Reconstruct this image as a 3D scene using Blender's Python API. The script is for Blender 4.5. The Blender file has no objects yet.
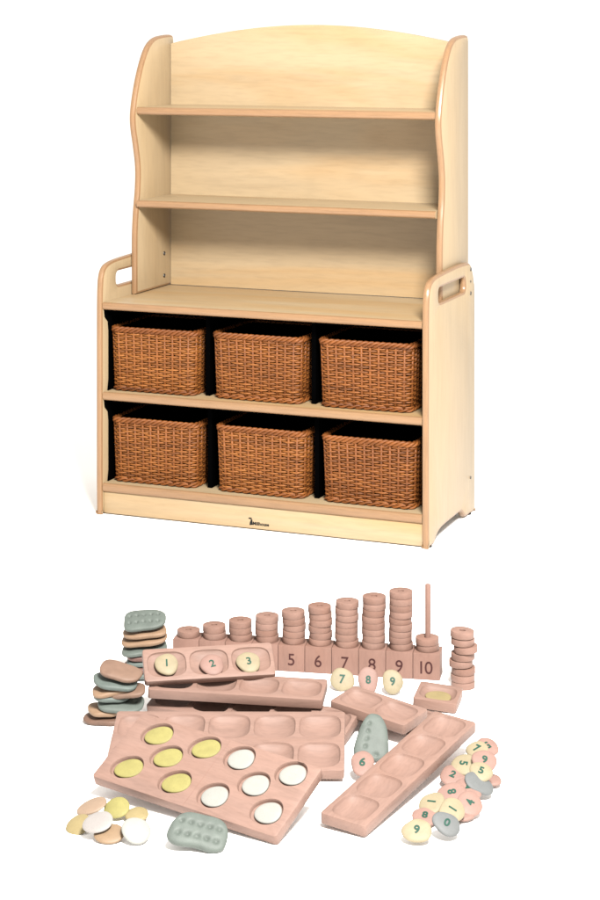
import bpy, bmesh, math, random
from mathutils import Vector, Matrix, Euler
random.seed(7)
C = bpy.context.scene.collection
PI = math.pi
R_ = math.radians

# ------------------------------------------------------------------ camera numbers (a level lens with shift)
F, HZ, CZ = 1900.0, 28.2, 1.3205          # focal length and horizon in pixels of a 600 px wide frame, eye height
def fl(u, v, z=0.0):                      # point at height z seen at (u, v)
    d = F*(CZ-z)/(v-HZ); return Vector(((u-300)*d/F, d, z))
def at(u, v, Y):                          # point at distance Y seen at (u, v)
    return Vector(((u-300)*Y/F, Y, CZ-(v-HZ)*Y/F))

# ------------------------------------------------------------------ object helpers
def tag(o, label=None, cat=None, group=None, kind=None):
    if label: o['label'] = label
    if cat: o['category'] = cat
    if group: o['group'] = group
    if kind: o['kind'] = kind
    return o
def empty(name, loc=(0, 0, 0), rot=None):
    o = bpy.data.objects.new(name, None); C.objects.link(o); o.location = loc
    o.empty_display_size = .02
    if rot is not None: o.rotation_euler = rot
    return o
def obj(name, me, mats, parent=None, loc=None, rot=None, smooth=True):
    if isinstance(me, bmesh.types.BMesh):
        bm = me; me = bpy.data.meshes.new(name); bm.to_mesh(me); bm.free()
    if mats is not None:
        if not isinstance(mats, (list, tuple)): mats = [mats]
        for m in mats: me.materials.append(m)
    if smooth:
        me.polygons.foreach_set('use_smooth', [True]*len(me.polygons))
        if smooth != 'all': me.set_sharp_from_angle(angle=R_(38))
    o = bpy.data.objects.new(name, me); C.objects.link(o)
    if parent: o.parent = parent
    if loc is not None: o.location = loc
    if rot is not None: o.rotation_euler = rot
    return o

# ------------------------------------------------------------------ materials
def newmat(name, rough=.5, spec=.4):
    m = bpy.data.materials.new(name); m.use_nodes = True
    nt = m.node_tree; b = nt.nodes['Principled BSDF']
    b.inputs['Roughness'].default_value = rough
    b.inputs['Specular IOR Level'].default_value = spec
    return m, nt, b
def noise(nt, vec, scale, detail=3, rough=.5, dist=0.0):
    n = nt.nodes.new('ShaderNodeTexNoise'); n.inputs['Scale'].default_value = scale
    n.inputs['Detail'].default_value = detail; n.inputs['Roughness'].default_value = rough
    n.inputs['Distortion'].default_value = dist
    nt.links.new(vec, n.inputs['Vector']); return n.outputs['Fac']
def mapping(nt, scale, rnd=True):
    tc = nt.nodes.new('ShaderNodeTexCoord'); mp = nt.nodes.new('ShaderNodeMapping')
    mp.inputs['Scale'].default_value = scale
    nt.links.new(tc.outputs['Object'], mp.inputs['Vector'])
    if rnd:
        oi = nt.nodes.new('ShaderNodeObjectInfo'); mu = nt.nodes.new('ShaderNodeMath'); mu.operation = 'MULTIPLY'
        mu.inputs[1].default_value = 37.0; nt.links.new(oi.outputs['Random'], mu.inputs[0])
        nt.links.new(mu.outputs[0], mp.inputs['Location'])
    return mp.outputs['Vector']
def ramp(nt, fac, stops):
    r = nt.nodes.new('ShaderNodeValToRGB'); nt.links.new(fac, r.inputs['Fac'])
    e = r.color_ramp.elements
    e[0].position, e[0].color = stops[0][0], (*stops[0][1], 1)
    e[1].position, e[1].color = stops[-1][0], (*stops[-1][1], 1)
    for p, c in stops[1:-1]:
        k = e.new(p); k.color = (*c, 1)
    return r.outputs['Color']
def mix(nt, a, b, fac, mode='MIX'):
    m = nt.nodes.new('ShaderNodeMix'); m.data_type = 'RGBA'; m.blend_type = mode
    if isinstance(fac, float): m.inputs['Factor'].default_value = fac
    else: nt.links.new(fac, m.inputs['Factor'])
    for s, x in (('A', a), ('B', b)):
        i = [k for k in m.inputs if k.name == s and k.type == 'RGBA'][0]
        if isinstance(x, tuple): i.default_value = (*x, 1)
        else: nt.links.new(x, i)
    return [k for k in m.outputs if k.type == 'RGBA'][0]
def bump(nt, b, h, strength, dist):
    n = nt.nodes.new('ShaderNodeBump'); n.inputs['Strength'].default_value = strength
    n.inputs['Distance'].default_value = dist
    nt.links.new(h, n.inputs['Height']); nt.links.new(n.outputs['Normal'], b.inputs['Normal'])
def sc(c, k): return tuple(x*k for x in c)

def wood(name, base, grain_scale, vary=.14, rough=.42, spec=.4, blotch=.5, fine=1.0, warm=(1.0, .88, .70), tone=.02):
    base = sc(base, .66)
    """streaky grain: stretched noise in object space + soft cloudy figure + fine pores"""
    m, nt, b = newmat(name, rough, spec)
    v = mapping(nt, grain_scale)
    g = noise(nt, v, 1.0, 4, .6, .6)
    c = ramp(nt, g, [(.30, sc(base, 1-vary)), (.50, base), (.72, sc(base, 1+vary*.6))])
    v2 = mapping(nt, tuple(.16*x for x in grain_scale))
    f = noise(nt, v2, 1.0, 3, .55, 1.2)
    fr = ramp(nt, f, [(.48, (0, 0, 0)), (.72, (blotch,)*3)])
    dark = tuple(x*w for x, w in zip(base, warm))
    c = mix(nt, c, dark, fr)
    oi = nt.nodes.new('ShaderNodeObjectInfo')
    c = mix(nt, c, ramp(nt, oi.outputs['Random'], [(.0, (1-tone, 1-tone*1.2, 1-tone*1.3)), (1.0, (1+tone*.35,)*3)]), 1.0, 'MULTIPLY')
    v3 = mapping(nt, tuple(5*x for x in grain_scale))
    p = noise(nt, v3, 1.0, 2, .5)
    pr = ramp(nt, p, [(.35, (1-.10*fine,)*3), (.55, (1, 1, 1))])
    c = mix(nt, c, pr, 1.0, 'MULTIPLY')
    nt.links.new(c, b.inputs['Base Color'])
    bump(nt, b, p, .12, .0006)
    return m
MAPLE = (.447, .338, .204)
maple_h = wood('maple_horizontal_grain', MAPLE, (3.2, 24, 26), vary=.085, fine=.7, blotch=.95, warm=(.97, .80, .58))
maple_v = wood('maple_vertical_grain', sc(MAPLE, 1.0), (30, 20, 2.4), vary=.065, fine=.6, blotch=.6, warm=(.97, .90, .78))
edge_h = wood('edging_horizontal', (.310, .180, .092), (4, 60, 60), vary=.08, rough=.33, blotch=.2)
edge_v = wood('edging_vertical', (.310, .180, .092), (60, 60, 4), vary=.08, rough=.33, blotch=.2)
toy_wood = wood('pink_beech', (.242, .151, .121), (12, 60, 60), vary=.12, fine=.8, rough=.6, spec=.25, blotch=.4, warm=(.95, .84, .76))
toy_wood_v = wood('pink_beech_block', (.228, .131, .103), (55, 55, 14), vary=.11, fine=.5, rough=.6, spec=.25, blotch=.4, warm=(.94, .84, .76))
disc_wood = wood('pink_beech_disc', (.246, .147, .116), (30, 30, 50), vary=.14, fine=.5, rough=.6, spec=.25, blotch=.6, warm=(.90, .78, .70), tone=.13)

def plain(name, col, rough=.5, spec=.3, vary=.06, scale=40, b_=.0006):
    col = sc(col, .43)
    m, nt, b = newmat(name, rough, spec)
    v = mapping(nt, (scale,)*3); n = noise(nt, v, 1.0, 4, .6)
    c = ramp(nt, n, [(.3, sc(col, 1-vary)), (.7, sc(col, 1+vary))])
    sp = noise(nt, mapping(nt, (scale*14,)*3), 1.0, 2)
    c = mix(nt, c, ramp(nt, sp, [(.28, (.78, .78, .78)), (.40, (1, 1, 1))]), 1.0, 'MULTIPLY')
    nt.links.new(c, b.inputs['Base Color'])
    v2 = mapping(nt, (scale*9,)*3); bump(nt, b, noise(nt, v2, 1.0, 3), .25, b_)
    return m
black = plain('black_shade', (.0016, .0016, .0018), 1.0, .0)  # black for the added sheets that stand in for shade
metal = plain('dark_screw_metal', (.035, .03, .025), .4, .6)
rubber = plain('dark_glide', (.02, .02, .02), .6, .3)
ink = plain('black_print', (.012, .012, .012), .6, .2)
brown_ink = plain('brown_engraving', (.075, .022, .020), .7, .2)
green_ink = plain('green_engraving', (.010, .085, .055), .6, .25)
P_YEL = plain('stone_pale_yellow', (.39, .325, .205), .6, .3, .08, 60)
P_PINK = plain('stone_pink', (.37, .222, .182), .6, .3, .08, 60)
P_GREY = plain('stone_grey', (.175, .185, .185), .65, .35, .08, 60)
P_EGGY = plain('egg_yellow', (.375, .335, .115), .65, .25, .10, 50)
P_WHITE = plain('egg_white', (.41, .41, .375), .6, .3, .04, 50)
P_LILAC = plain('egg_off_white', (.41, .38, .36), .55, .35, .04, 50)
P_TAN = plain('egg_tan', (.34, .225, .13), .55, .35, .08, 50)
P_SAND = plain('egg_sand', (.38, .30, .14), .55, .35, .08, 50)
P_BEIGE = plain('egg_beige', (.39, .275, .19), .55, .35, .08, 50)
S_GREEN = plain('stone_sage', (.150, .178, .157), .6, .3, .12, 50)
S_GREEN2 = plain('stone_sage_dark', (.155, .190, .172), .6, .3, .12, 50)
S_PEACH = plain('stone_peach', (.37, .235, .145), .6, .3, .10, 50)
S_TAN = plain('stone_tan', (.27, .165, .115), .6, .3, .10, 50)
S_BROWN = plain('stone_brown', (.20, .115, .080), .6, .3, .12, 50)
S_RED = plain('stone_rust', (.21, .105, .085), .6, .3, .12, 50)

def wicker_mat(name, base):
    m, nt, b = newmat(name, .55, .28)
    tc = mapping(nt, (6, 6, 130)); n = noise(nt, tc, 1.0, 2)
    c = ramp(nt, n, [(.28, sc(base, .55)), (.5, base), (.75, tuple(x*k for x, k in zip(base, (1.35, 1.5, 1.7))))])
    t2 = mapping(nt, (60, 60, 60)); n2 = noise(nt, t2, 1.0, 3)
    c = mix(nt, c, ramp(nt, n2, [(.3, (.72, .70, .66)), (.65, (1, 1, 1))]), 1.0, 'MULTIPLY')
    oi = nt.nodes.new('ShaderNodeObjectInfo')
    c = mix(nt, c, ramp(nt, oi.outputs['Random'], [(0, (.86, .82, .80)), (1, (1.08, 1.10, 1.12))]), 1.0, 'MULTIPLY')
    nt.links.new(c, b.inputs['Base Color'])
    t3 = mapping(nt, (300, 300, 900)); bump(nt, b, noise(nt, t3, 1.0, 2), .3, .0006)
    return m
wicker = wicker_mat('brown_wicker', (.180, .060, .0112))
wicker_rod = wicker_mat('brown_wicker_stakes', (.156, .048, .0090))

# ------------------------------------------------------------------ geometry helpers
def box_bm(x0, x1, y0, y1, z0, z1, bev=0.0, seg=2, bm=None):
    bm = bm or bmesh.new()
    g = bmesh.ops.create_cube(bm, size=1)['verts']
    for v in g:
        v.co = Vector((x0+(v.co.x+.5)*(x1-x0), y0+(v.co.y+.5)*(y1-y0), z0+(v.co.z+.5)*(z1-z0)))
    if bev:
        es = list({e for v in g for e in v.link_edges})
        bmesh.ops.bevel(bm, geom=es, offset=bev, segments=seg, profile=.5, affect='EDGES')
    return bm
def smooth_closed(pts, n=6, corners=()):
    """Catmull-Rom through a closed outline; indices in corners stay sharp"""
    out = []; N = len(pts)
    for i in range(N):
        p1, p2 = Vector(pts[i]), Vector(pts[(i+1) % N])
        p0 = Vector(pts[i-1]) if i not in corners else p1-(p2-p1)
        p3 = Vector(pts[(i+2) % N]) if (i+1) % N not in corners else p2+(p2-p1)
        if i in corners and (i+1) % N in corners: out.append(p1); continue
        for k in range(n):
            t = k/n
            out.append(.5*((2*p1)+(p2-p0)*t+(2*p0-5*p1+4*p2-p3)*t*t+(3*p1-p0-3*p2+p3)*t**3))
    return out
def offset_loop(pts, d):
    N = len(pts); out = []
    area = sum(pts[i].x*pts[(i+1) % N].y-pts[(i+1) % N].x*pts[i].y for i in range(N))
    sgn = 1 if area > 0 else -1
    for i in range(N):
        a = pts[i]-pts[i-1]; b = pts[(i+1) % N]-pts[i]
        if a.length < 1e-9: a = b
        if b.length < 1e-9: b = a
        a = a.normalized(); b = b.normalized(); t = (a+b)
        t = t.normalized() if t.length > 1e-6 else a
        nrm = Vector((-t.y, t.x))*sgn
        k = max(.5, abs(nrm.dot(Vector((-a.y, a.x)))))
        out.append(pts[i]+nrm*(d/k))
    return out
def panel(outer, hole, x0, x1, e):
    """board cut to an outline in (y, z), thickness x0..x1, rounded rim; material 1 on the rim"""
    bm = bmesh.new()
    def loops(pts, sign):
        L = []
        for x, d in ((x0, e), (x0+e*.3, e*.3), (x0+e, 0), (x1-e, 0), (x1-e*.3, e*.3), (x1, e)):
            q = offset_loop(pts, d*sign) if d else pts
            L.append([bm.verts.new((x, p.x, p.y)) for p in q])
        for a, b in zip(L, L[1:]):
            for i in range(len(a)):
                j = (i+1) % len(a)
                f = bm.faces.new((a[i], a[j], b[j], b[i])); f.material_index = 1
        return L
    Ls = [loops(outer, 1)]
    if hole: Ls.append(loops(hole, -1))
    for side in (0, -1):
        es = []
        for L in Ls:
            r = L[side]
            for i in range(len(r)):
                es.append(bm.edges.get((r[i], r[(i+1) % len(r)])))
        bmesh.ops.triangle_fill(bm, use_beauty=True, edges=es)
    bmesh.ops.recalc_face_normals(bm, faces=bm.faces[:])
    return bm
def lathe(prof, n=40, bm=None, mat=0):
    bm = bm or bmesh.new(); rings = []
    for r, z in prof:
        if r < 1e-6: rings.append([bm.verts.new((0, 0, z))])
        else: rings.append([bm.verts.new((r*math.cos(2*PI*i/n), r*math.sin(2*PI*i/n), z)) for i in range(n)])
    for a, b in zip(rings, rings[1:]):
        for i in range(n):
            j = (i+1) % n
            if len(a) == 1 and len(b) == 1: continue
            if len(a) == 1: bm.faces.new((a[0], b[j], b[i]))
            elif len(b) == 1: bm.faces.new((a[i], a[j], b[0]))
            else: bm.faces.new((a[i], a[j], b[j], b[i]))
    bmesh.ops.recalc_face_normals(bm, faces=bm.faces[:])
    return bm
def tube(bm, pts, r, n=6, closed=False, ry=None):
    rings = []; N = len(pts); ry = ry or r
    for i in range(N):
        a = pts[(i-1) % N] if closed else pts[max(0, i-1)]
        b = pts[(i+1) % N] if closed else pts[min(N-1, i+1)]
        t = (b-a).normalized()
        up = Vector((0, 0, 1)) if abs(t.z) < .8 else Vector((0, 1, 0))
        s = t.cross(up).normalized(); u = s.cross(t)
        rings.append([bm.verts.new(pts[i]+s*(r*math.cos(2*PI*k/n))+u*(ry*math.sin(2*PI*k/n))) for k in range(n)])
    rng = range(N if closed else N-1)
    for i in rng:
        a, b = rings[i], rings[(i+1) % N]
        for k in range(n):
            l = (k+1) % n
            bm.faces.new((a[k], a[l], b[l], b[k]))
    if not closed:
        bm.faces.new(rings[0][::-1]); bm.faces.new(rings[-1])
def text_mesh(s, size, ext=.0004, spacing=1.0, bold=0.0):
    cu = bpy.data.curves.new('text', 'FONT'); cu.body = s; cu.size = size; cu.extrude = ext
    cu.align_x = 'CENTER'; cu.align_y = 'CENTER'; cu.space_character = spacing; cu.offset = bold
    cu.resolution_u = 4
    o = bpy.data.objects.new('text', cu); C.objects.link(o)
    bpy.context.view_layer.update()
    dg = bpy.context.evaluated_depsgraph_get()
    me = bpy.data.meshes.new_from_object(o.evaluated_get(dg))
    bpy.data.objects.remove(o)
    xs = [v.co.x for v in me.vertices]; ys = [v.co.y for v in me.vertices]
    cx, cy = (min(xs)+max(xs))/2, (min(ys)+max(ys))/2
    for v in me.vertices: v.co.x -= cx; v.co.y -= cy
    return me

# ================================================================== SETTING
m, nt, b = newmat('white_floor', .9, .05)
b.inputs['Base Color'].default_value = (.965, .96, .955, 1)
bm = bmesh.new()
vs = [bm.verts.new((60*math.cos(2*PI*i/64), 5+60*math.sin(2*PI*i/64), 0)) for i in range(64)]
bm.faces.new(vs)
floor = obj('floor', bm, m, smooth=False); tag(floor, kind='structure')

# ================================================================== CABINET
W, TP, DT = .9104, .018, .418
YAW = -.37851
cx, cy = 2.404, -4.5909
cr, sr_ = math.cos(YAW), math.sin(YAW)
cab = empty('bookcase', (-(cr*cx-sr_*cy), -(sr_*cx+cr*cy), 0), (0, 0, YAW))
tag(cab, 'tall maple shelf unit with arched back, two open shelves and six wicker basket cubbies', 'bookcase')
low = [(0, .006), (-.002, .10), (-.002, .35), (-.002, .56), (.000, .615), (.006, .648), (.020, .668), (.045, .679), (.10, .685), (.25, .689), (.345, .687), (.375, .680), (.395, .662), (.410, .632), (.418, .590), (.418, .35), (.418, .010),
       (.413, .002), (.375, .002), (.330, .004), (.312, .012), (.296, .024), (.275, .029), (.20, .029), (.150, .029), (.100, .026), (.068, .014), (.055, .004), (.045, .002), (.006, .002)]
low_s = smooth_closed(low, 4, corners=(1, 2, 3, 15, 18, 28))
def slot():
    pts = []; y0, y1, z0, z1, r = .088, .325, .612, .650, .014
    for (yy, zz, a0) in ((y1-r, z1-r, 0), (y0+r, z1-r, 90), (y0+r, z0+r, 180), (y1-r, z0+r, 270)):
        for k in range(6):
            a = R_(a0+k*18); pts.append(Vector((yy+r*math.cos(a), zz+r*math.sin(a))))
    return pts
hut = [(.172, .577), (.171, .68), (.172, .745), (.179, .81), (.190, .87), (.192, .93), (.178, .99), (.163, 1.04), (.160, 1.08), (.172, 1.13), (.194, 1.185), (.222, 1.235), (.254, 1.272), (.295, 1.293), (.345, 1.300), (.395, 1.302), (.412, 1.298), (.418, 1.285), (.418, .577)]
hut_s = smooth_closed(hut, 5, corners=(0, 1, 17, 18))
for x0, x1 in ((-TP, -.0005), (W+.0005, W+TP)):
    p = obj('side_panel', panel(low_s, slot(), x0, x1, .007), [maple_v, edge_v], cab)
for x0, x1 in ((0, TP), (W-TP, W)):
    obj('upper_side_panel', panel(hut_s, None, x0, x1, .0075), [maple_v, edge_v], cab)
# arched back of the upper part
arch = []
for k in range(33):
    t = k/32; x = TP+.001+t*(W-2*TP-.002)
    arch.append((x, 1.276+.054*math.sin(PI*t)**.9))
bm = bmesh.new()
bot = (.578,)
ring = [(TP+.001, .578)] + arch + [(W-TP-.001, .578)]
def prism_xz(bm, ring, y0, y1):
    a = [bm.verts.new((x, y0, z)) for x, z in ring]; b_ = [bm.verts.new((x, y1, z)) for x, z in ring]
    bm.faces.new(a); bm.faces.new(b_[::-1])
    for i in range(len(ring)):
        j = (i+1) % len(ring)
        f = bm.faces.new((a[j], a[i], b_[i], b_[j])); f.material_index = 1
    bmesh.ops.recalc_face_normals(bm, faces=bm.faces[:])
prism_xz(bm, ring, .392, .408)
obj('back_panel', bm, [maple_h, edge_h], cab)
def shelf(name, x0, x1, y0, y1, ztop, t):
    """board with a rounded tan edging along the front"""
    bm = bmesh.new(); r = min(.008, t*.42)
    prof = [(y1, ztop-t), (y1, ztop)]
    tops = [(y0+r, ztop)] + [(y0+r-r*math.sin(R_(a)), ztop-r+r*math.cos(R_(a))) for a in (25, 50, 75, 90)]
    bots = [(y0+r-r*math.cos(R_(a)), ztop-t+r-r*math.sin(R_(a))) for a in (0, 25, 50, 75, 90)]
    prof += tops+bots
    a = [bm.verts.new((x0, y, z)) for y, z in prof]; c = [bm.verts.new((x1, y, z)) for y, z in prof]
    bm.faces.new(a); bm.faces.new(c[::-1])
    n = len(prof)
    for i in range(n):
        j = (i+1) % n
        f = bm.faces.new((a[j], a[i], c[i], c[j]))
        if 2 <= i <= n-3: f.material_index = 1
    bmesh.ops.recalc_face_normals(bm, faces=bm.faces[:])
    return obj(name, bm, [maple_h, edge_h], cab)
shelf('shelf', TP+.0005, W-TP-.0005, .171, .3915, 1.100, .021)
shelf('shelf', TP+.0005, W-TP-.0005, .171, .3915, .8396, .020)
shelf('countertop', .0003, W-.0003, .002, .4175, .5761, .020)
shelf('cubby_shelf', .0003, W-.0003, .003, .40, .3325, .022)
shelf('base_shelf', .0003, W-.0003, .003, .40, .0853, .024)
bm = box_bm(.0003, W-.0003, .010, .026, .004, .0610, .001)
obj('plinth', bm, maple_h, cab)
# black sheets added to the cubbies, standing in for their deep shade
def shade_sheet(z0, z1):
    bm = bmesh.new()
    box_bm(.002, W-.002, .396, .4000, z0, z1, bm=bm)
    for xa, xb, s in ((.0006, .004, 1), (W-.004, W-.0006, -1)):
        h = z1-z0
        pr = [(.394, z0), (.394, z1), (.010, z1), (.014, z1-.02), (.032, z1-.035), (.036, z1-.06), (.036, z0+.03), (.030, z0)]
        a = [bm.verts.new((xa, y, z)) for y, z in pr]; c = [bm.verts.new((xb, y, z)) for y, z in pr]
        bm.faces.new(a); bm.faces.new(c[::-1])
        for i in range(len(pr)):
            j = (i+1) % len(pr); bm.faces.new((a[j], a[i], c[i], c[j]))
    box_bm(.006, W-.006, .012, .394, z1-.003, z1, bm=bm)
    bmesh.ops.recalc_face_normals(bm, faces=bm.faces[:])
    return obj('cubby_shade', bm, black, cab, smooth=False)
shade_sheet(.3330, .5555); shade_sheet(.0858, .3100)
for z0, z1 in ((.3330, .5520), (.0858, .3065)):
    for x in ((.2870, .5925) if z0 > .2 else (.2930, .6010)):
        obj('gap_shade', box_bm(x-.006, x+.006, .062, .3955, z0, z1), black, cab, smooth=False)  # made-up black board, stands in for the shade between baskets
def screw(x, y, z, sx, r=.0048):
    bm = lathe([(0, .0016), (r*.45, .0016), (r*.5, .0004), (r*.62, .0018), (r*.9, .0014), (r, 0), (0, -.002)], 16)
    obj('screw', bm, metal, cab, (x, y, z), (0, sx*PI/2, 0))
for z in (.672, .608): screw(TP+.0002, .350, z, 1, .0062)
for z in (.666, .633, .601): screw(W+TP+.0002, .374 if z != .633 else .372, z, 1, .0052 if z != .633 else .003)
screw(W+TP+.0002, .372, .101, 1, .004)
for x in (-TP/2, W+TP/2):
    for y in (.026, .375):
        bm = lathe([(0, .0045), (.009, .0045), (.010, .002), (.010, 0), (0, 0)], 20)
        obj('glide', bm, rubber, cab, (x, y, 0))
# printed mark on the plinth
logo = bmesh.new()
def add_poly(bm, pts, y, d=.0004):
    a = [bm.verts.new((x, y, z)) for x, z in pts]; c = [bm.verts.new((x, y-d, z)) for x, z in pts]
    bm.faces.new(a); bm.faces.new(c[::-1])
    for i in range(len(pts)):
        j = (i+1) % len(pts); bm.faces.new((a[i], a[j], c[j], c[i]))
lx, lz = .434, .0300; k_ = .78
def disc_poly(x, z, r, n=14, sx=1, sz=1): return [(x+r*sx*math.cos(2*PI*k/n), z+r*sz*math.sin(2*PI*k/n)) for k in range(n)]
add_poly(logo, disc_poly(lx-.001, lz, .0034, sx=1.5, sz=.6), .0098)
add_poly(logo, disc_poly(lx+.003, lz-.0052, .0027, sz=1.2), .0098)
add_poly(logo, [(lx-.001, lz-.008), (lx+.0055, lz-.007), (lx+.007, lz-.0165), (lx-.003, lz-.018)], .0098)
bmesh.ops.recalc_face_normals(logo, faces=logo.faces[:])
lo = obj('logo', logo, ink, cab, smooth=False)
tm = text_mesh('Millhouse', .0120, .0003, 1.0, .0003)
obj('lettering', tm, ink, lo, (lx+.030, .0097, lz-.0125), (PI/2, 0, 0), smooth=False)

# ================================================================== BASKETS
def basket_parts():
    wB, dB, wT, dT, H = .240, .228, .250, .238, .181
    rad = .022
    NS = 40                                    # stakes round the basket
    def perim(w, d, n):
        hw, hd = w/2-rad, d/2-rad
        segs = [2*hw, rad*PI/2, 2*hd, rad*PI/2, 2*hw, rad*PI/2, 2*hd, rad*PI/2]; T = sum(segs)
        out = []
        for i in range(n):
            s = (i+.0)/n*T; k = 0
            while s > segs[k]: s -= segs[k]; k += 1
            q = k//2; ang = -90+90*q
            if k % 2 == 0:
                st = [(-hw, -d/2), (w/2, -hd), (hw, d/2), (-w/2, hd)][q]; di = [(1, 0), (0, 1), (-1, 0), (0, -1)][q]
                p = Vector((st[0]+di[0]*s, st[1]+di[1]*s, 0)); nn = Vector((math.cos(R_(ang)), math.sin(R_(ang)), 0))
            else:
                c = [(hw, -hd), (hw, hd), (-hw, hd), (-hw, -hd)][q]; a = R_(ang)+s/rad
                nn = Vector((math.cos(a), math.sin(a), 0)); p = Vector((c[0], c[1], 0))+nn*rad
            out.append((p, nn))
        return out
    rows = 25
    weave = bmesh.new()
    rnd = random.Random(3)
    for r in range(rows):
        z = .012+(H-.036)*r/(rows-1); t = z/H
        P = perim(wB+(wT-wB)*t, dB+(dT-dB)*t, NS*4)
        pts = []
        for i, (p, nn) in enumerate(P):
            wv = math.cos(PI*i/4+PI*r)
            wv = math.copysign(abs(wv)**.7, wv)
            pts.append(p+nn*(.0026*wv+rnd.uniform(-.0003, .0003))+Vector((0, 0, z+rnd.uniform(-.0005, .0005)+.0006*math.sin(i*.13+r))))
        tube(weave, pts, .0024, 6, True, ry=.0029)
    rods = bmesh.new()
    Pb, Pt = perim(wB, dB, NS), perim(wT, dT, NS)
    for (p, n1), (q, n2) in zip(Pb, Pt):
        tube(rods, [p+n1*.0008+Vector((0, 0, .004)), (p+q)/2+n1*.0008+Vector((0, 0, H/2)), q+n1*.0008+Vector((0, 0, H-.012))], .0036, 6)
    braid = bmesh.new()
    for z0, w, d, amp, strands, per in ((H-.013, wT, dT, .0052, 3, 2), (.0055, wB+.004, dB+.004, .0035, 2, 2)):
        P = perim(w, d, NS*4)
        for s in range(strands):
            pts = []
            for i, (p, nn) in enumerate(P):
                ph = 2*PI*(i/(4.0*per)/1.0)+2*PI*s/strands
                pts.append(p+nn*(amp*.8*math.cos(ph))+Vector((0, 0, z0+amp*math.sin(ph))))
            tube(braid, pts, .0042 if strands == 3 else .0032, 6, True)
    base = bmesh.new()
    box_bm(-wB/2+.008, wB/2-.008, -dB/2+.008, dB/2-.008, .004, .009, .002, bm=base)
    for k in range(26):
        x = -wB/2+.012+(wB-.024)*k/25
        tube(base, [Vector((x, -dB/2+.01, .0095)), Vector((x, dB/2-.01, .0095))], .0028, 5)
    shade_box = bmesh.new()  # added black box, stands in for the dark inside the basket
    a = [shade_box.verts.new((x, y, .012)) for x, y in ((-wB/2+.010, -dB/2+.010), (wB/2-.010, -dB/2+.010), (wB/2-.010, dB/2-.010), (-wB/2+.010, dB/2-.010))]
    c = [shade_box.verts.new((x, y, H-.010)) for x, y in ((-wT/2+.011, -dT/2+.011), (wT/2-.011, -dT/2+.011), (wT/2-.011, dT/2-.011), (-wT/2+.011, dT/2-.011))]
    shade_box.faces.new(a)
    for i in range(4): shade_box.faces.new((a[i], a[(i+1) % 4], c[(i+1) % 4], c[i]))
    return weave, rods, braid, base, shade_box
we, ro, br, ba, li = basket_parts()
def make_basket():
    t = empty('wicker_basket')
    obj('woven_side', we, wicker, t, smooth='all'); obj('stakes', ro, wicker_rod, t, smooth='all')
    obj('braided_rim', br, wicker_rod, t, smooth='all'); obj('base', ba, wicker_rod, t); obj('shade_sheet', li, black, t, smooth=False)
    return t
def clone(root):
    r = root.copy(); C.objects.link(r)
    for ch in root.children:
        c = ch.copy(); C.objects.link(c); c.parent = r; c.matrix_parent_inverse.identity()
        for g in ch.children:
            d = g.copy(); C.objects.link(d); d.parent = c
    return r
bk0 = make_basket()
CABM = Matrix.Translation(cab.location) @ Matrix.Rotation(YAW, 4, 'Z')
blabels = ['brown wicker basket on the upper cubby row, at the left end beside the side panel',
           'brown wicker basket in the middle of the upper cubby row',
           'brown wicker basket on the upper cubby row, at the right end beside the side panel',
           'brown wicker basket on the bottom cubby row, at the left end beside the side panel',
           'brown wicker basket in the middle of the bottom row, above the printed mark',
           'brown wicker basket on the bottom cubby row, at the right end beside the side panel']
spots = [(.1335, .3336, 0), (.440, .3336, -.8), (.743, .3336, .6), (.1370, .0864, .3), (.449, .0864, -.5), (.752, .0864, 0)]
for i, (x, z, a) in enumerate(spots):
    o = bk0 if i == 0 else clone(bk0)
    w = CABM @ Vector((x, .036+.119, z))
    o.location = w; o.rotation_euler = (0, 0, YAW+R_(a)); o.scale = (1+.004*(i % 3-1), 1, 1+.010*((i*2) % 5-2)/2)
    tag(o, blabels[i], 'basket', 'wicker baskets in the cubbies')

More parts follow.
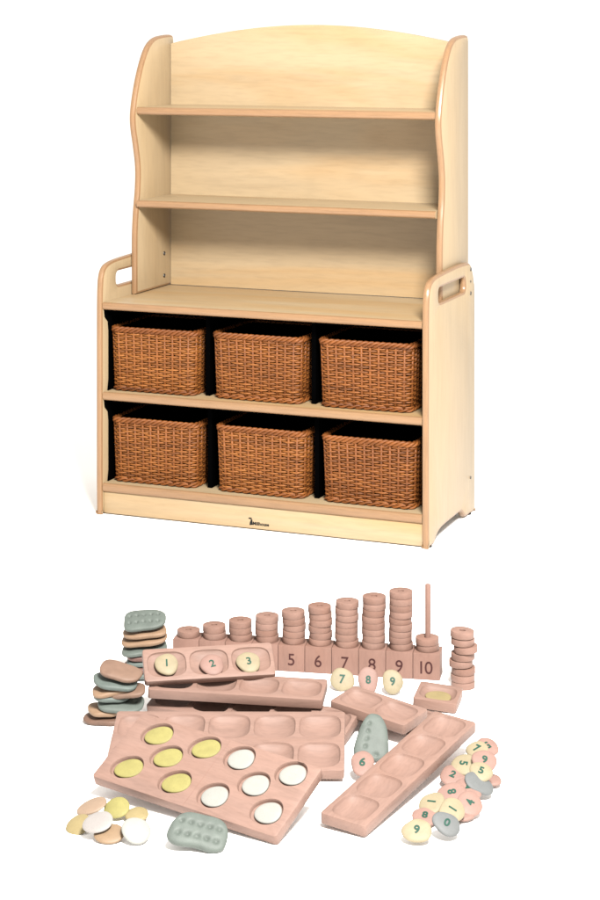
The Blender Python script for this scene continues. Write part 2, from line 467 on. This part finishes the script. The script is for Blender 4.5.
# ================================================================== TRAYS
def on_tray(T, x, y, z=0):
    X, Y, Z, yw, a, b = T[:6]
    M = tray_rot(yw, a, b)
    return Vector((X, Y, Z))+M @ Vector((x, y, z)), M
def tray_rot(yw, a, b):
    return (Matrix.Rotation(yw, 3, 'Z') @ Matrix.Rotation(a, 3, 'X') @ Matrix.Rotation(b, 3, 'Y'))
def sq(n, a, b, k=40, rot=0.0, egg=0.0):
    out = []
    for i in range(k):
        t = 2*PI*i/k
        c, s = math.cos(t), math.sin(t)
        x = a*math.copysign(abs(c)**(2/n), c); y = b*math.copysign(abs(s)**(2/n), s)
        y *= 1+egg*x/a
        out.append(Vector((x*math.cos(rot)-y*math.sin(rot), x*math.sin(rot)+y*math.cos(rot))))
    return out
def tray_mesh(L, w, t, bowls, r=.006, e=.0018):
    """bowls: (cx, cy, a, b, exponent, depth, kind, rot). top face at z = 0, body below"""
    bm = bmesh.new()
    def rr(inset):
        pts = []; q = max(r-inset, .0004)
        for (x, y, a0) in ((L-r, w-r, 0), (r, w-r, 90), (r, r, 180), (L-r, r, 270)):
            for k in range(5):
                a = R_(a0+k*22.5); pts.append((x+q*math.cos(a), y+q*math.sin(a)))
        return pts
    levels = [(e, 0), (e*.3, -e*.3), (0, -e), (0, -t+e), (e*.3, -t+e*.3), (e, -t)]
    Ls = [[bm.verts.new((x, y, z)) for x, y in rr(i)] for i, z in levels]
    for a, b_ in zip(Ls, Ls[1:]):
        for i in range(len(a)):
            j = (i+1) % len(a); bm.faces.new((a[i], a[j], b_[j], b_[i]))
    bm.faces.new(Ls[-1])
    es = [bm.edges.get((Ls[0][i], Ls[0][(i+1) % len(Ls[0])])) for i in range(len(Ls[0]))]
    for (bx, by, a, b_, n, dep, kind, rot) in bowls:
        prev = None
        if kind == 'bowl':
            prof = [(1, 0), (.988, -.0006), (.965, -.0030)] + [(s, -.0030-(dep-.0030)*(1-(s/.965)**3.0)) for s in (.92, .86, .78, .68, .56, .42, .28, .14)]
        else:
            prof = [(1, 0), (.985, -.0006), (.955, -dep*.6), (.93, -dep), (.5, -dep), (.2, -dep)]
        for s, z in prof:
            nn = n if kind != 'bowl' else 2+(n-2)*s
            ring = [bm.verts.new((bx+p.x*s, by+p.y*s, z)) for p in sq(nn, a, b_, 40, rot, .0 if kind == 'bowl' else .10)]
            if prev:
                for i in range(40):
                    j = (i+1) % 40; bm.faces.new((prev[i], prev[j], ring[j], ring[i]))
            else:
                es += [bm.edges.new((ring[i], ring[(i+1) % 40])) for i in range(40)]
            prev = ring
        bm.faces.new(prev)
    bmesh.ops.triangle_fill(bm, use_beauty=True, edges=es)
    bmesh.ops.recalc_face_normals(bm, faces=bm.faces[:])
    return bm
def tray(T, n, label, rows=1, group=None, t=.019, bowls=None, name='sorting_tray', dep=.0145):
    X, Y, Z, yw, a, b, L, w = T
    if bowls is None:
        m_ = .004; px = (L-2*m_)/n; py = (w-2*m_)/rows
        bowls = [(m_+px*(i+.5), m_+py*(j+.5), px*.462, py*.430, 3.3, dep, 'bowl', 0) for i in range(n) for j in range(rows)]
    M = tray_rot(yw, a, b)
    o = obj(name, tray_mesh(L, w, t, bowls), toy_wood, None, (X, Y, Z), M.to_euler())
    tag(o, label, 'tray', group)
    return o
TC = (.1063, 3.091, .0215, 1.032, .0621, -.100, .415, .086)
TE = (.2181, 3.6751, .0252, -.2556, .0784, .0641, .0855, .082)
TD = (.0558, 3.5849, .052, -.6354, .0744, .0659, .1678, .083)
T1 = (-.2952, 3.6142, .0772, .1699, .6205, 0, .2531, .0734)
T2 = (-.2912, 3.6165, .0625, -.1425, .1368, .012, .3365, .0835)
T3 = (-.2960, 3.6370, .0240, -.3800, .225, .0100, .4060, .0869)
TB = (-.3437, 3.3358, .0187, -.0347, .2327, -.0112, .4213, .1782)
TA = (-.3574, 3.2548, .0400, -.577, .4361, .0667, .3734, .1558)
G5 = None
tray(TC, 5, 'long wooden tray of five empty bowls, lying diagonally beside the heap of number stones')
tray(TD, 2, 'short wooden tray of two empty bowls in front of number stones 7, 8 and 9')
td2 = (.0900, 3.640, .0195, -.66, .0, .0, .1700, .083)
tray(td2, 2, 'wooden tray mostly hidden beneath the two-bowl tray, only its shaded end showing')
tray(T1, 3, 'propped wooden tray holding number stones 1, 2 and 3', t=.0145, dep=.0105)
tray(T2, 4, 'wooden tray of empty bowls directly beneath the tray of stones 1, 2 and 3')
tray(T3, 5, 'long wooden tray lowest in the pile, its right corner pointing at the green knobbly stone')
tray(TB, 5, 'large wooden tray with two rows of empty bowls, partly under the egg tray', rows=2, t=.018)
tray(TE, 1, 'small square wooden tray with one bowl holding a yellow egg counter')
# egg tray
YEL = [(.0576, .121), (.0500, .0385), (.1028, .083), (.1560, .124), (.1490, .0400)]
WHI = [(.2280, .0385), (.2270, .125), (.2815, .084), (.3300, .126), (.3325, .0405)]
eb = []
for i, (x, y) in enumerate(YEL): eb.append((x-.0018, y, .0300, .0250, 2.2, .0065, 'egg', R_(28)))
for i, (x, y) in enumerate(WHI): eb.append((x-.0016, y, .0286, .0270, 2.2, .0065, 'egg', R_(20)))
ta = tray(TA, 0, 'large wooden tray with egg hollows filled by five yellow and five white eggs', bowls=eb, name='egg_tray')
bm = box_bm(.1895, .1901, .0015, .154, -.002, .00015)
obj('seam', bm, brown_ink if False else toy_wood_v, ta, smooth=False)

# ------------------------------------------------------------------ rounded counters
def dome_bm(outline, h, p=2.4, rings=9, dimples=None, flat=0.0):
    """closed rounded lozenge on the given outline; dimples pressed in the top"""
    bm = bmesh.new(); n = len(outline)
    def zf(s): return h/2*(max(0.0, 1-s**p))**(1/p)
    def dz(x, y):
        return -sum(d*math.exp(-((x-a)**2+(y-b_)**2)/(2*r*r)) for a, b_, r, d in (dimples or ()))
    S = [math.sin(PI/2*k/rings) for k in range(rings+1)]
    if dimples:
        R2 = 26; S = [math.sin(PI/2*(k/R2)**.95) for k in range(R2+1)]
    def half(sign, S):
        loops = []
        for s in S:
            if s == 0: loops.append([bm.verts.new((0, 0, sign*zf(0)+(dz(0, 0) if sign > 0 else 0)))]); continue
            ring = []
            for q in outline:
                x, y = q.x*s, q.y*s; z = sign*zf(s)
                if sign > 0 and s < 1: z += dz(x, y)
                ring.append(bm.verts.new((x, y, z)))
            loops.append(ring)
        for a, b_ in zip(loops, loops[1:]):
            for i in range(n):
                j = (i+1) % n
                if len(a) == 1: bm.faces.new((a[0], b_[i], b_[j]))
                else: bm.faces.new((a[i], a[j], b_[j], b_[i]))
    half(1, S); half(-1, [math.sin(PI/2*k/rings) for k in range(rings+1)])
    bmesh.ops.remove_doubles(bm, verts=bm.verts[:], dist=1e-6)
    bmesh.ops.recalc_face_normals(bm, faces=bm.faces[:])
    return bm
def pebble_outline(rx, ry, seed, k=36, amt=.05):
    rnd = random.Random(seed); ph = [rnd.uniform(0, 2*PI) for _ in range(3)]
    return [Vector((rx*math.cos(t), ry*math.sin(t)))*(1+amt*math.cos(t*2+ph[0])*.5+amt*math.cos(3*t+ph[1])*.7+amt*.3*math.cos(5*t+ph[2]))
            for t in [2*PI*i/k for i in range(k)]]
GREENTXT = {}
def pebble(num, mat, loc, yaw, tilt, label, rx=.0225, ry=.0205, h=.0095, seed=0, roll=0, colour='', size=.025, group='numbered stones'):
    """number stone; its own number is a raised green mark"""
    out = pebble_outline(rx, ry, seed)
    M = (Matrix.Rotation(R_(tilt), 3, 'X') @ Matrix.Rotation(R_(roll), 3, 'Y') @ Matrix.Rotation(R_(yaw), 3, 'Z'))
    o = obj('number_stone', dome_bm(out, h), mat, None, loc, M.to_euler(), smooth='all')
    tag(o, label, 'number stone', group)
    if num:
        me = text_mesh(num, size*.86, .0002, 1.0, .0006)
        for v in me.vertices:
            s = min(.96, math.hypot(v.co.x/rx, v.co.y/ry))
            v.co.z += h/2*(1-s**2.4)**(1/2.4)+.0005
        obj('numeral', me, green_ink, o, smooth=False)
    return o
def on_tilted(T, x, y, z): return on_tray(T, x, y, z)
# ---- eggs in the egg tray
def egg_outline(a, b, rot): return sq(2.05, a, b, 40, rot, .10)
ylab = ['at the back left corner', 'at the front left corner', 'in the middle of the yellow five', 'at the back next to the seam', 'at the front next to the seam']
wlab = ['at the front next to the seam', 'at the back next to the seam', 'in the middle of the white five', 'at the back right corner', 'at the front right corner']
for L_, lab, mat, col, (a, b, rt) in ((YEL, ylab, P_EGGY, 'yellow', (.0256, .0204, R_(28))), (WHI, wlab, P_WHITE, 'white', (.0232, .0218, R_(20)))):
    for (x, y), lb in zip(L_, lab):
        p, M = on_tray(TA, x+.0010, y+.0006, -.0035)
        o = obj('egg_counter', dome_bm(egg_outline(a, b, rt), .0060, 3.2), mat, None, p, M.to_euler(), smooth='all')
        tag(o, f'{col} egg counter in the egg tray, {lb}', 'egg counter', f'{col} egg counters in the egg tray')
# egg in the small tray
p, M = on_tray(TE, .043, .040, -.0085)
o = obj('egg_counter', dome_bm(egg_outline(.0255, .0235, 0), .006, 3.2), P_SAND, None, p, M.to_euler(), smooth='all')
tag(o, 'dull yellow egg counter lying in the bowl of the small square tray', 'egg counter')
# stones 1, 2, 3 in the propped tray
for n_, u, v, mat, col, yw in ((1, 166.5, 664.5, P_YEL, 'pale yellow', -2), (2, 212, 665, P_PINK, 'pink', 12), (3, 248.5, 662.5, P_YEL, 'yellow', 6)):
    X, Y, Z, ya, a, b = T1[:6]; Mt = tray_rot(ya, a, b); nrm = Mt @ Vector((0, 0, 1))
    ray = Vector(((u-300)/F, 1, -(v-HZ)/F)); o0 = Vector((0, 0, CZ)); P = Vector((X, Y, Z))-nrm*.001
    p = o0+ray*((P-o0).dot(nrm)/ray.dot(nrm))
    M = Mt @ Matrix.Rotation(R_(yw), 3, 'Z')
    rx, ry = .0232, .0236
    h = .011
    o = obj('number_stone', dome_bm(pebble_outline(rx, ry, 10+n_), h), mat, None, p, M.to_euler(), smooth='all')
    tag(o, f'{col} stone with green number {n_}, lying in the propped wooden tray', 'number stone', 'number stones in the propped tray')
    me = text_mesh(str(n_), .022, .0002, 1.0, .0004)
    for v_ in me.vertices:
        s = min(.96, math.hypot(v_.co.x/rx, v_.co.y/ry)); v_.co.z += h/2*(1-s**2.4)**(1/2.4)+.0005
    obj('numeral', me, green_ink, o, smooth=False)
# stones 7, 8, 9 leaning on the number stand
pebble('7', P_YEL, at(342.3, 679.6, 3.792), -4, 58, 'pale yellow stone with green number 7 leaning on the block marked 7', rx=.0245, ry=.0225, seed=4, size=.027)
pebble('8', P_PINK, at(368.2, 680.0, 3.785), 0, 62, 'pink stone with green number 8, between the upright stones 7 and 9', rx=.0198, ry=.0262, seed=21, size=.024)
pebble('9', P_YEL, at(392.6, 681.8, 3.768), 2, 60, 'pale yellow stone with green number 9 leaning by the block marked 9', rx=.0205, ry=.0240, seed=8, size=.025)
# stone 6
pebble('6', P_PINK, at(362.5, 763.5, 3.345), -12, 32, 'pink stone with green number 6 lying against the upright sage green knobbly stone', rx=.0205, ry=.0262, seed=13, size=.026)

# the heap of number stones
HG = 'heap of number stones beside the long tray'
heap = [  # num, mat, u, v, z, yaw, tilt, roll, rx, ry, seed, label
 ('5', P_PINK, 487, 747, .034, -140, 14, 10, .0215, .0200, 31, 'pink stone at the top of the heap, partly covered by the pale 7'),
 ('7', P_YEL, 477.5, 750, .040, -38, 16, -12, .0200, .0180, 32, 'pale yellow stone with a tilted green 7 at the top end of the heap'),
 ('9', P_PINK, 484.5, 761, .036, -8, 22, 6, .0225, .0205, 33, 'pink stone with green number 9 in the upper part of the heap'),
 ('5', P_YEL, 464, 765, .026, -105, 16, -8, .0235, .0205, 34, 'yellow stone with a sideways green 5, half covered by another stone marked 5'),
 ('5', P_YEL, 481, 772, .034, -20, 20, 6, .0205, .0185, 35, 'pale yellow stone with green number 5 resting on the smooth grey stone'),
 ('2', P_PINK, 453, 776, .014, -30, 16, 0, .0225, .0215, 36, 'pink stone with green number 2 on the left edge of the heap'),
 ('', P_GREY, 479, 783.5, .022, -20, 20, 22, .0270, .0195, 37, 'smooth grey stone showing no number, under the stone marked 5'),
 ('4', P_PINK, 468, 789, .018, 150, 12, 14, .0240, .0190, 38, 'pink stone just below the smooth grey one, its number mostly covered'),
 ('8', P_PINK, 452, 793.5, .016, 100, 18, -4, .0215, .0235, 39, 'pink stone with a sideways green 8 in the middle of the heap'),
 ('4', P_PINK, 469.5, 804, .018, 70, 24, 10, .0245, .0200, 40, 'pink stone with green number 4 on the right edge of the heap'),
 ('1', P_YEL, 432, 803.5, .020, 70, 10, -10, .0255, .0195, 41, 'pale yellow stone with a sideways green 1 above the pink stone marked 8'),
 ('', P_PINK, 464, 815.0, .008, 0, 8, 0, .0180, .0160, 42, 'pinkish stone peeping out beneath the yellow stone marked 1'),
 ('1', P_YEL, 452, 810.5, .020, 60, 20, 14, .0255, .0195, 43, 'yellow stone with green 1 just above the grey stone marked 0'),
 ('8', P_PINK, 425, 817, .0125, -14, 18, 0, .0215, .0200, 44, 'pink stone with green number 8 touching the stone marked 9 at the near end'),
 ('0', P_GREY, 446.5, 824, .020, -24, 24, 12, .0240, .0190, 45, 'grey stone with green number 0 near the front of the heap'),
 ('9', P_YEL, 417, 831, .0155, -6, 24, -4, .0240, .0200, 46, 'pale yellow stone with green number 9, foremost in the heap'),
 ('', P_PINK, 491, 780, .010, 0, 8, 0, .0190, .0170, 47, 'pink stone showing only its rim beside the smooth grey stone'),
]
for (n_, mat, u, v, z, yw, ti, ro_, rx, ry, sd, lb) in heap:
    pebble(n_, mat, fl(u, v, z+(.003 if z > .013 else 0)), yw, ti+(9 if z > .013 else 0), lb, rx=rx*1.02, ry=ry*1.08, seed=sd, roll=ro_, size=.023, group=HG)

# ---- loose egg counters, bottom left
EG = 'loose egg counters on the floor'
eggs = [
 (P_SAND, 78, 825, .008, 0, 22, -14, .0210, .0220, 'sand yellow egg counter at the left, under the off-white one'),
 (P_SAND, 136.5, 814.5, .010, 20, 14, 0, .0200, .0180, 'sand coloured egg counter peeping out behind the white egg counter'),
 (P_TAN, 109, 834, .010, 10, 22, 0, .0250, .0210, 'orange tan egg counter at the front of the loose egg counters'),
 (P_EGGY, 116.5, 808, .016, 20, 26, -6, .0220, .0215, 'bright yellow egg counter lying loose on the floor'),
 (P_BEIGE, 91.5, 806.5, .020, 20, 14, -14, .0265, .0195, 'beige egg counter furthest back among the loose egg counters'),
 (P_LILAC, 97.5, 822.5, .024, 15, 24, -8, .0255, .0215, 'off-white egg counter lying across the sand and orange tan ones'),
 (P_WHITE, 135.8, 830.5, .018, -30, 34, 10, .0245, .0230, 'white egg counter, rightmost of the loose egg counters'),
]
for mat, u, v, z, yw, ti, ro_, rx, ry, lb in eggs:
    M = (Matrix.Rotation(R_(ti), 3, 'X') @ Matrix.Rotation(R_(ro_), 3, 'Y') @ Matrix.Rotation(R_(yw), 3, 'Z'))
    o = obj('egg_counter', dome_bm(egg_outline(rx, ry, 0), .0085, 2.3), mat, None, fl(u, v, z), M.to_euler(), smooth='all')
    tag(o, lb, 'egg counter', EG)

# ---- sensory stones (rounded slabs with dimples)
def slab_outline(L, w, seed, waist=.10, k=64, taper=0.0):
    rnd = random.Random(seed); ph = rnd.uniform(0, 2*PI)
    out = []
    for i in range(k):
        t = 2*PI*i/k; c, s = math.cos(t), math.sin(t)
        x = L/2*math.copysign(abs(c)**(2/3.0), c); y = w/2*math.copysign(abs(s)**(2/2.8), s)
        y *= 1-waist*math.exp(-(x/(L*.22))**2)*(1 if s < 0 else .35)
        q = 1+.045*math.cos(2*t+ph)+.045*math.cos(3*t+ph*2)
        out.append(Vector((x*q, y*q*(1-taper*x/(L/2)))))
    return out
def dimples(L, w, n=5, rows=2, r=.0024, d=.0046):
    return [(-L*.32+L*.64*i/(n-1), (j-.5*(rows-1))*w*.34, r, d) for i in range(n) for j in range(rows)]
def slab(mat, loc, yaw, tilt, roll, label, L=.094, w=.060, h=.016, seed=0, dim=True, group=None, waist=.08, dd=None, taper=0.0):
    M = (Matrix.Rotation(R_(roll), 3, 'Y') @ Matrix.Rotation(R_(tilt), 3, 'X') @ Matrix.Rotation(R_(yaw), 3, 'Z'))
    o = obj('sensory_stone', dome_bm(slab_outline(L, w, seed, waist, 64, taper), h, 3.0, 9, dd or (dimples(L, w) if dim else [(x, .3*w*math.sin(x*90), .006, .0015) for x in (-.3*L, 0, .3*L)])), mat, None, loc, M.to_euler(), smooth='all')
    return tag(o, label, 'sensory stone', group)
slab(S_GREEN, fl(198.5, 833, .022), -9, 30, 6, 'sage green stone with two rows of dimples in front of the egg tray', L=.099, w=.066, h=.017, seed=5, waist=.16, dd=dimples(.099, .066, r=.0031, d=.0048))
slab(S_GREEN, at(372.5, 738, 3.44), 82, 46, 0, 'sage green knobbly stone propped upright behind the pink stone marked 6', L=.090, w=.055, h=.015, seed=9, waist=.02, taper=.24,
     dd=[(-.034+.0145*i, .012-.0008*i, .0026, .0030) for i in range(5)]+[(-.032, -.010, .0026, .0030)])
G1 = 'tall stack of sensory stones behind the propped tray'
YB = 3.86
bst = [(S_GREEN, 144, 620.5, 0, 22, -5, .090, .060, True, 'sage green dimpled stone on top of the tall back stack'),
       (S_PEACH, 145.5, 631.5, 6, 8, -5, .088, .058, False, 'thin tan stone second from the top of the tall back stack'),
       (S_PEACH, 143.5, 639.0, -8, 10, -7, .089, .060, False, 'peach stone third from the top of the tall back stack'),
       (S_GREEN, 144.5, 647.5, 5, 12, -4, .094, .060, False, 'sage green stone fourth from the top of the tall back stack'),
       (S_RED, 146, 655.0, 0, 4, 0, .078, .055, False, 'thin rust stone in the middle of the tall back stack'),
       (S_GREEN2, 147, 660.8, 0, 4, 0, .080, .056, False, 'dull green stone between two rust stones of the back stack'),
       (S_RED, 145, 667.0, 0, 4, 3, .086, .056, False, 'lower rust stone of the tall back stack'),
       (S_GREEN2, 148, 673.0, 0, 2, 0, .080, .056, False, 'dark green stone at the bottom of the tall back stack')]
for i, (mat, u, v, yw, ti, ro_, L, w, dm, lb) in enumerate(bst):
    slab(mat, at(u, v, YB), yw, ti, ro_, lb, L, w, .0138, 50+i, dm, G1)
G2 = 'leaning stack of sensory stones at the left'
YF = 3.615
fst = [(S_TAN, 120, 671.5, -14, 16, 9, .078, .056, False, 'light brown stone on top of the low front stack'),
       (S_GREEN2, 116, 681.5, 4, 12, 6, .086, .056, False, 'dark sage stone second from the top of the low front stack'),
       (S_PEACH, 113.5, 689.0, 10, 8, -5, .080, .054, False, 'peach stone below the dark sage one in the front stack'),
       (S_TAN, 126, 691.0, 0, 6, -6, .078, .054, False, 'brown stone sticking out to the right of the front stack'),
       (S_GREEN2, 112, 695.5, 8, 5, 4, .070, .050, False, 'thin dull green stone wedged in the middle of the front stack'),
       (S_GREEN, 120, 702, -4, 20, 4, .092, .060, True, 'sage green dimpled stone low in the front stack'),
       (S_PEACH, 104, 709.5, 6, 6, 2, .062, .050, False, 'small peach stone second from the bottom of the front stack'),
       (S_BROWN, 104, 718.5, -6, 3, 0, .076, .052, False, 'brown stone at the very bottom of the front stack')]
for i, (mat, u, v, yw, ti, ro_, L, w, dm, lb) in enumerate(fst):
    slab(mat, at(u, v, YF), yw, ti, ro_, lb, L, w, .0140, 70+i, dm, G2,
         dd=dimples(.092, .060, 4, 1, .0028, .0050) if i == 5 else None)

# ================================================================== NUMBER STAND
CELL = .0557; SD = .052; SH = .0540
SY = math.atan2(3.843-3.942, .2840+.2645)
stand = empty('counting_stand', (-.2645, 3.942, 0), (0, 0, SY))
tag(stand, 'long wooden stand of ten joined blocks numbered 1 to 10 with stacking pegs', 'counting toy')
SM = Matrix.Translation(stand.location) @ Matrix.Rotation(SY, 4, 'Z')
TH = .0130
DR = .0238
def disc_bm(seed=0):
    r = DR; t = TH-.0002; e = .0006; hr = .0064
    return lathe([(hr, 0), (r-e, 0), (r-e*.3, e*.3), (r, e), (r, t-e), (r-e*.3, t-e*.3), (r-e, t), (hr+.0006, t), (hr, t-.0006), (hr, 0)], 40)
dproto = bpy.data.meshes.new('counting_disc'); dbm = disc_bm(); dbm.to_mesh(dproto); dbm.free()
dproto.materials.append(disc_wood)
dproto.polygons.foreach_set('use_smooth', [True]*len(dproto.polygons)); dproto.set_sharp_from_angle(angle=R_(38))
ORD = ['', 'lowest', 'second', 'third', 'fourth', 'fifth', 'sixth', 'seventh', 'eighth', 'ninth']
rnd = random.Random(11)
for k in range(10):
    n = 2 if k == 9 else k+1
    blk = obj('block', box_bm(k*CELL+.0003, (k+1)*CELL-.0003, 0, SD, 0, SH, .0014), toy_wood_v, stand)
    me = text_mesh(str(k+1), .0345 if k < 9 else .036, .0003, .85, .0000)
    obj('numeral', me, brown_ink, blk, (k*CELL+CELL*.5, -.0004, SH*.47), (PI/2, 0, 0), smooth=False)
    hgt = SH+n*TH+.0004 if k < 9 else SH+10.3*TH
    pg = lathe([(0, SH-.01), (.0057, SH-.01), (.0057, hgt-.0022-(.0016 if k < 9 else 0)), (.0049, hgt-.0009-(.0016 if k < 9 else 0)), (0, hgt-.0006-(.0016 if k < 9 else 0))], 20)
    obj('peg', pg, toy_wood_v, stand, (k*CELL+CELL*.5, SD*.5, 0))
    z = SH
    for j in range(n):
        extra = .0009 if k < 9 else 0
        ox, oy = rnd.uniform(-.0014, .0014), rnd.uniform(-.0010, .0010)
        o = bpy.data.objects.new('counting_disc', dproto); C.objects.link(o)
        o.location = SM @ Vector((k*CELL+CELL*.5+ox, SD*.5+oy, z+.0002)); o.rotation_euler = (0, 0, rnd.uniform(0, 6))
        z += TH
        if n == 1: lb = 'single round wooden disc on the peg of the first block'
        elif k == 9: lb = ('upper' if j else 'lower')+' of two wooden discs round the tall bare peg of block 10'
        elif j == n-1: lb = f'topmost wooden disc of the stack on block {k+1}'
        elif j == 0: lb = f'lowest wooden disc of the stack on block {k+1}'
        else: lb = f'{ORD[j+1]} wooden disc from the bottom of the stack on block {k+1}'
        tag(o, lb, 'counting disc', 'wooden discs on the number stand')
# loose stack of discs to the right
loose = [(463.5, 0), (463.2, 0), (463, 0), (462.6, 0), (461.6, 0), (464.8, 0), (462.4, 0)]
zb = 0.0; NL = 8
offs = [.0, -.001, .0006, -.0045, -.0006, .0050, -.0012, -.0022]
Pb = fl(463.3, 686.5, 0)
ll = ['lowest', 'second', 'third', 'fourth', 'fifth', 'sixth', 'seventh', 'topmost']
zs = 0.0
for j in range(NL):
    o = bpy.data.objects.new('counting_disc', dproto); C.objects.link(o)
    tx = rnd.uniform(-3.5, 3.5) if j > 1 else 0
    zs_ = zs+.0006+abs(math.sin(R_(tx)))*DR
    o.location = (Pb.x+offs[j], Pb.y+rnd.uniform(-.002, .002), zs_)
    o.rotation_euler = (0, R_(tx), rnd.uniform(0, 6)) if j > 1 else (0, 0, 1)
    zs += TH+(.0013 if j > 1 else .0004)
    lb = f'{ll[j]} loose wooden disc in the crooked stack right of block 10' if j in (0, NL-1) else f'{ll[j]} loose wooden disc from the bottom of the crooked stack right of block 10'
    tag(o, lb, 'counting disc', 'crooked stack of loose discs')

# ================================================================== LIGHT, CAMERA
w = bpy.data.worlds.new('World'); bpy.context.scene.world = w; w.use_nodes = True
bg = w.node_tree.nodes['Background']; bg.inputs['Color'].default_value = (1, .96, .905, 1); bg.inputs['Strength'].default_value = 1.24
def area(name, loc, aim, size, watts, col=(1, 1, 1)):
    L = bpy.data.lights.new(name, 'AREA'); L.shape = 'DISK'; L.size = size; L.energy = watts; L.color = col
    o = bpy.data.objects.new(name, L); C.objects.link(o); o.location = loc
    o.rotation_euler = (Vector(aim)-Vector(loc)).to_track_quat('-Z', 'Y').to_euler()
    return o
area('softbox', (.55, 1.75, 2.75), (0, 4.6, .55), .9, 500, (1, .97, .93))
cam = bpy.data.cameras.new('camera'); co = bpy.data.objects.new('camera', cam); C.objects.link(co)
co.location = (0, 0, CZ); co.rotation_euler = (PI/2, 0, 0)
cam.sensor_fit = 'VERTICAL'; cam.sensor_height = 36; cam.lens = F/900*36
cam.shift_y = -(450-HZ)/900; cam.clip_start = .05; cam.clip_end = 300
S = bpy.context.scene; S.camera = co
S.view_settings.view_transform = 'Standard'; S.view_settings.look = 'None'
S.view_settings.exposure = 0; S.view_settings.gamma = 1
S.render.engine = 'CYCLES'; S.cycles.max_bounces = 8; S.cycles.diffuse_bounces = 4
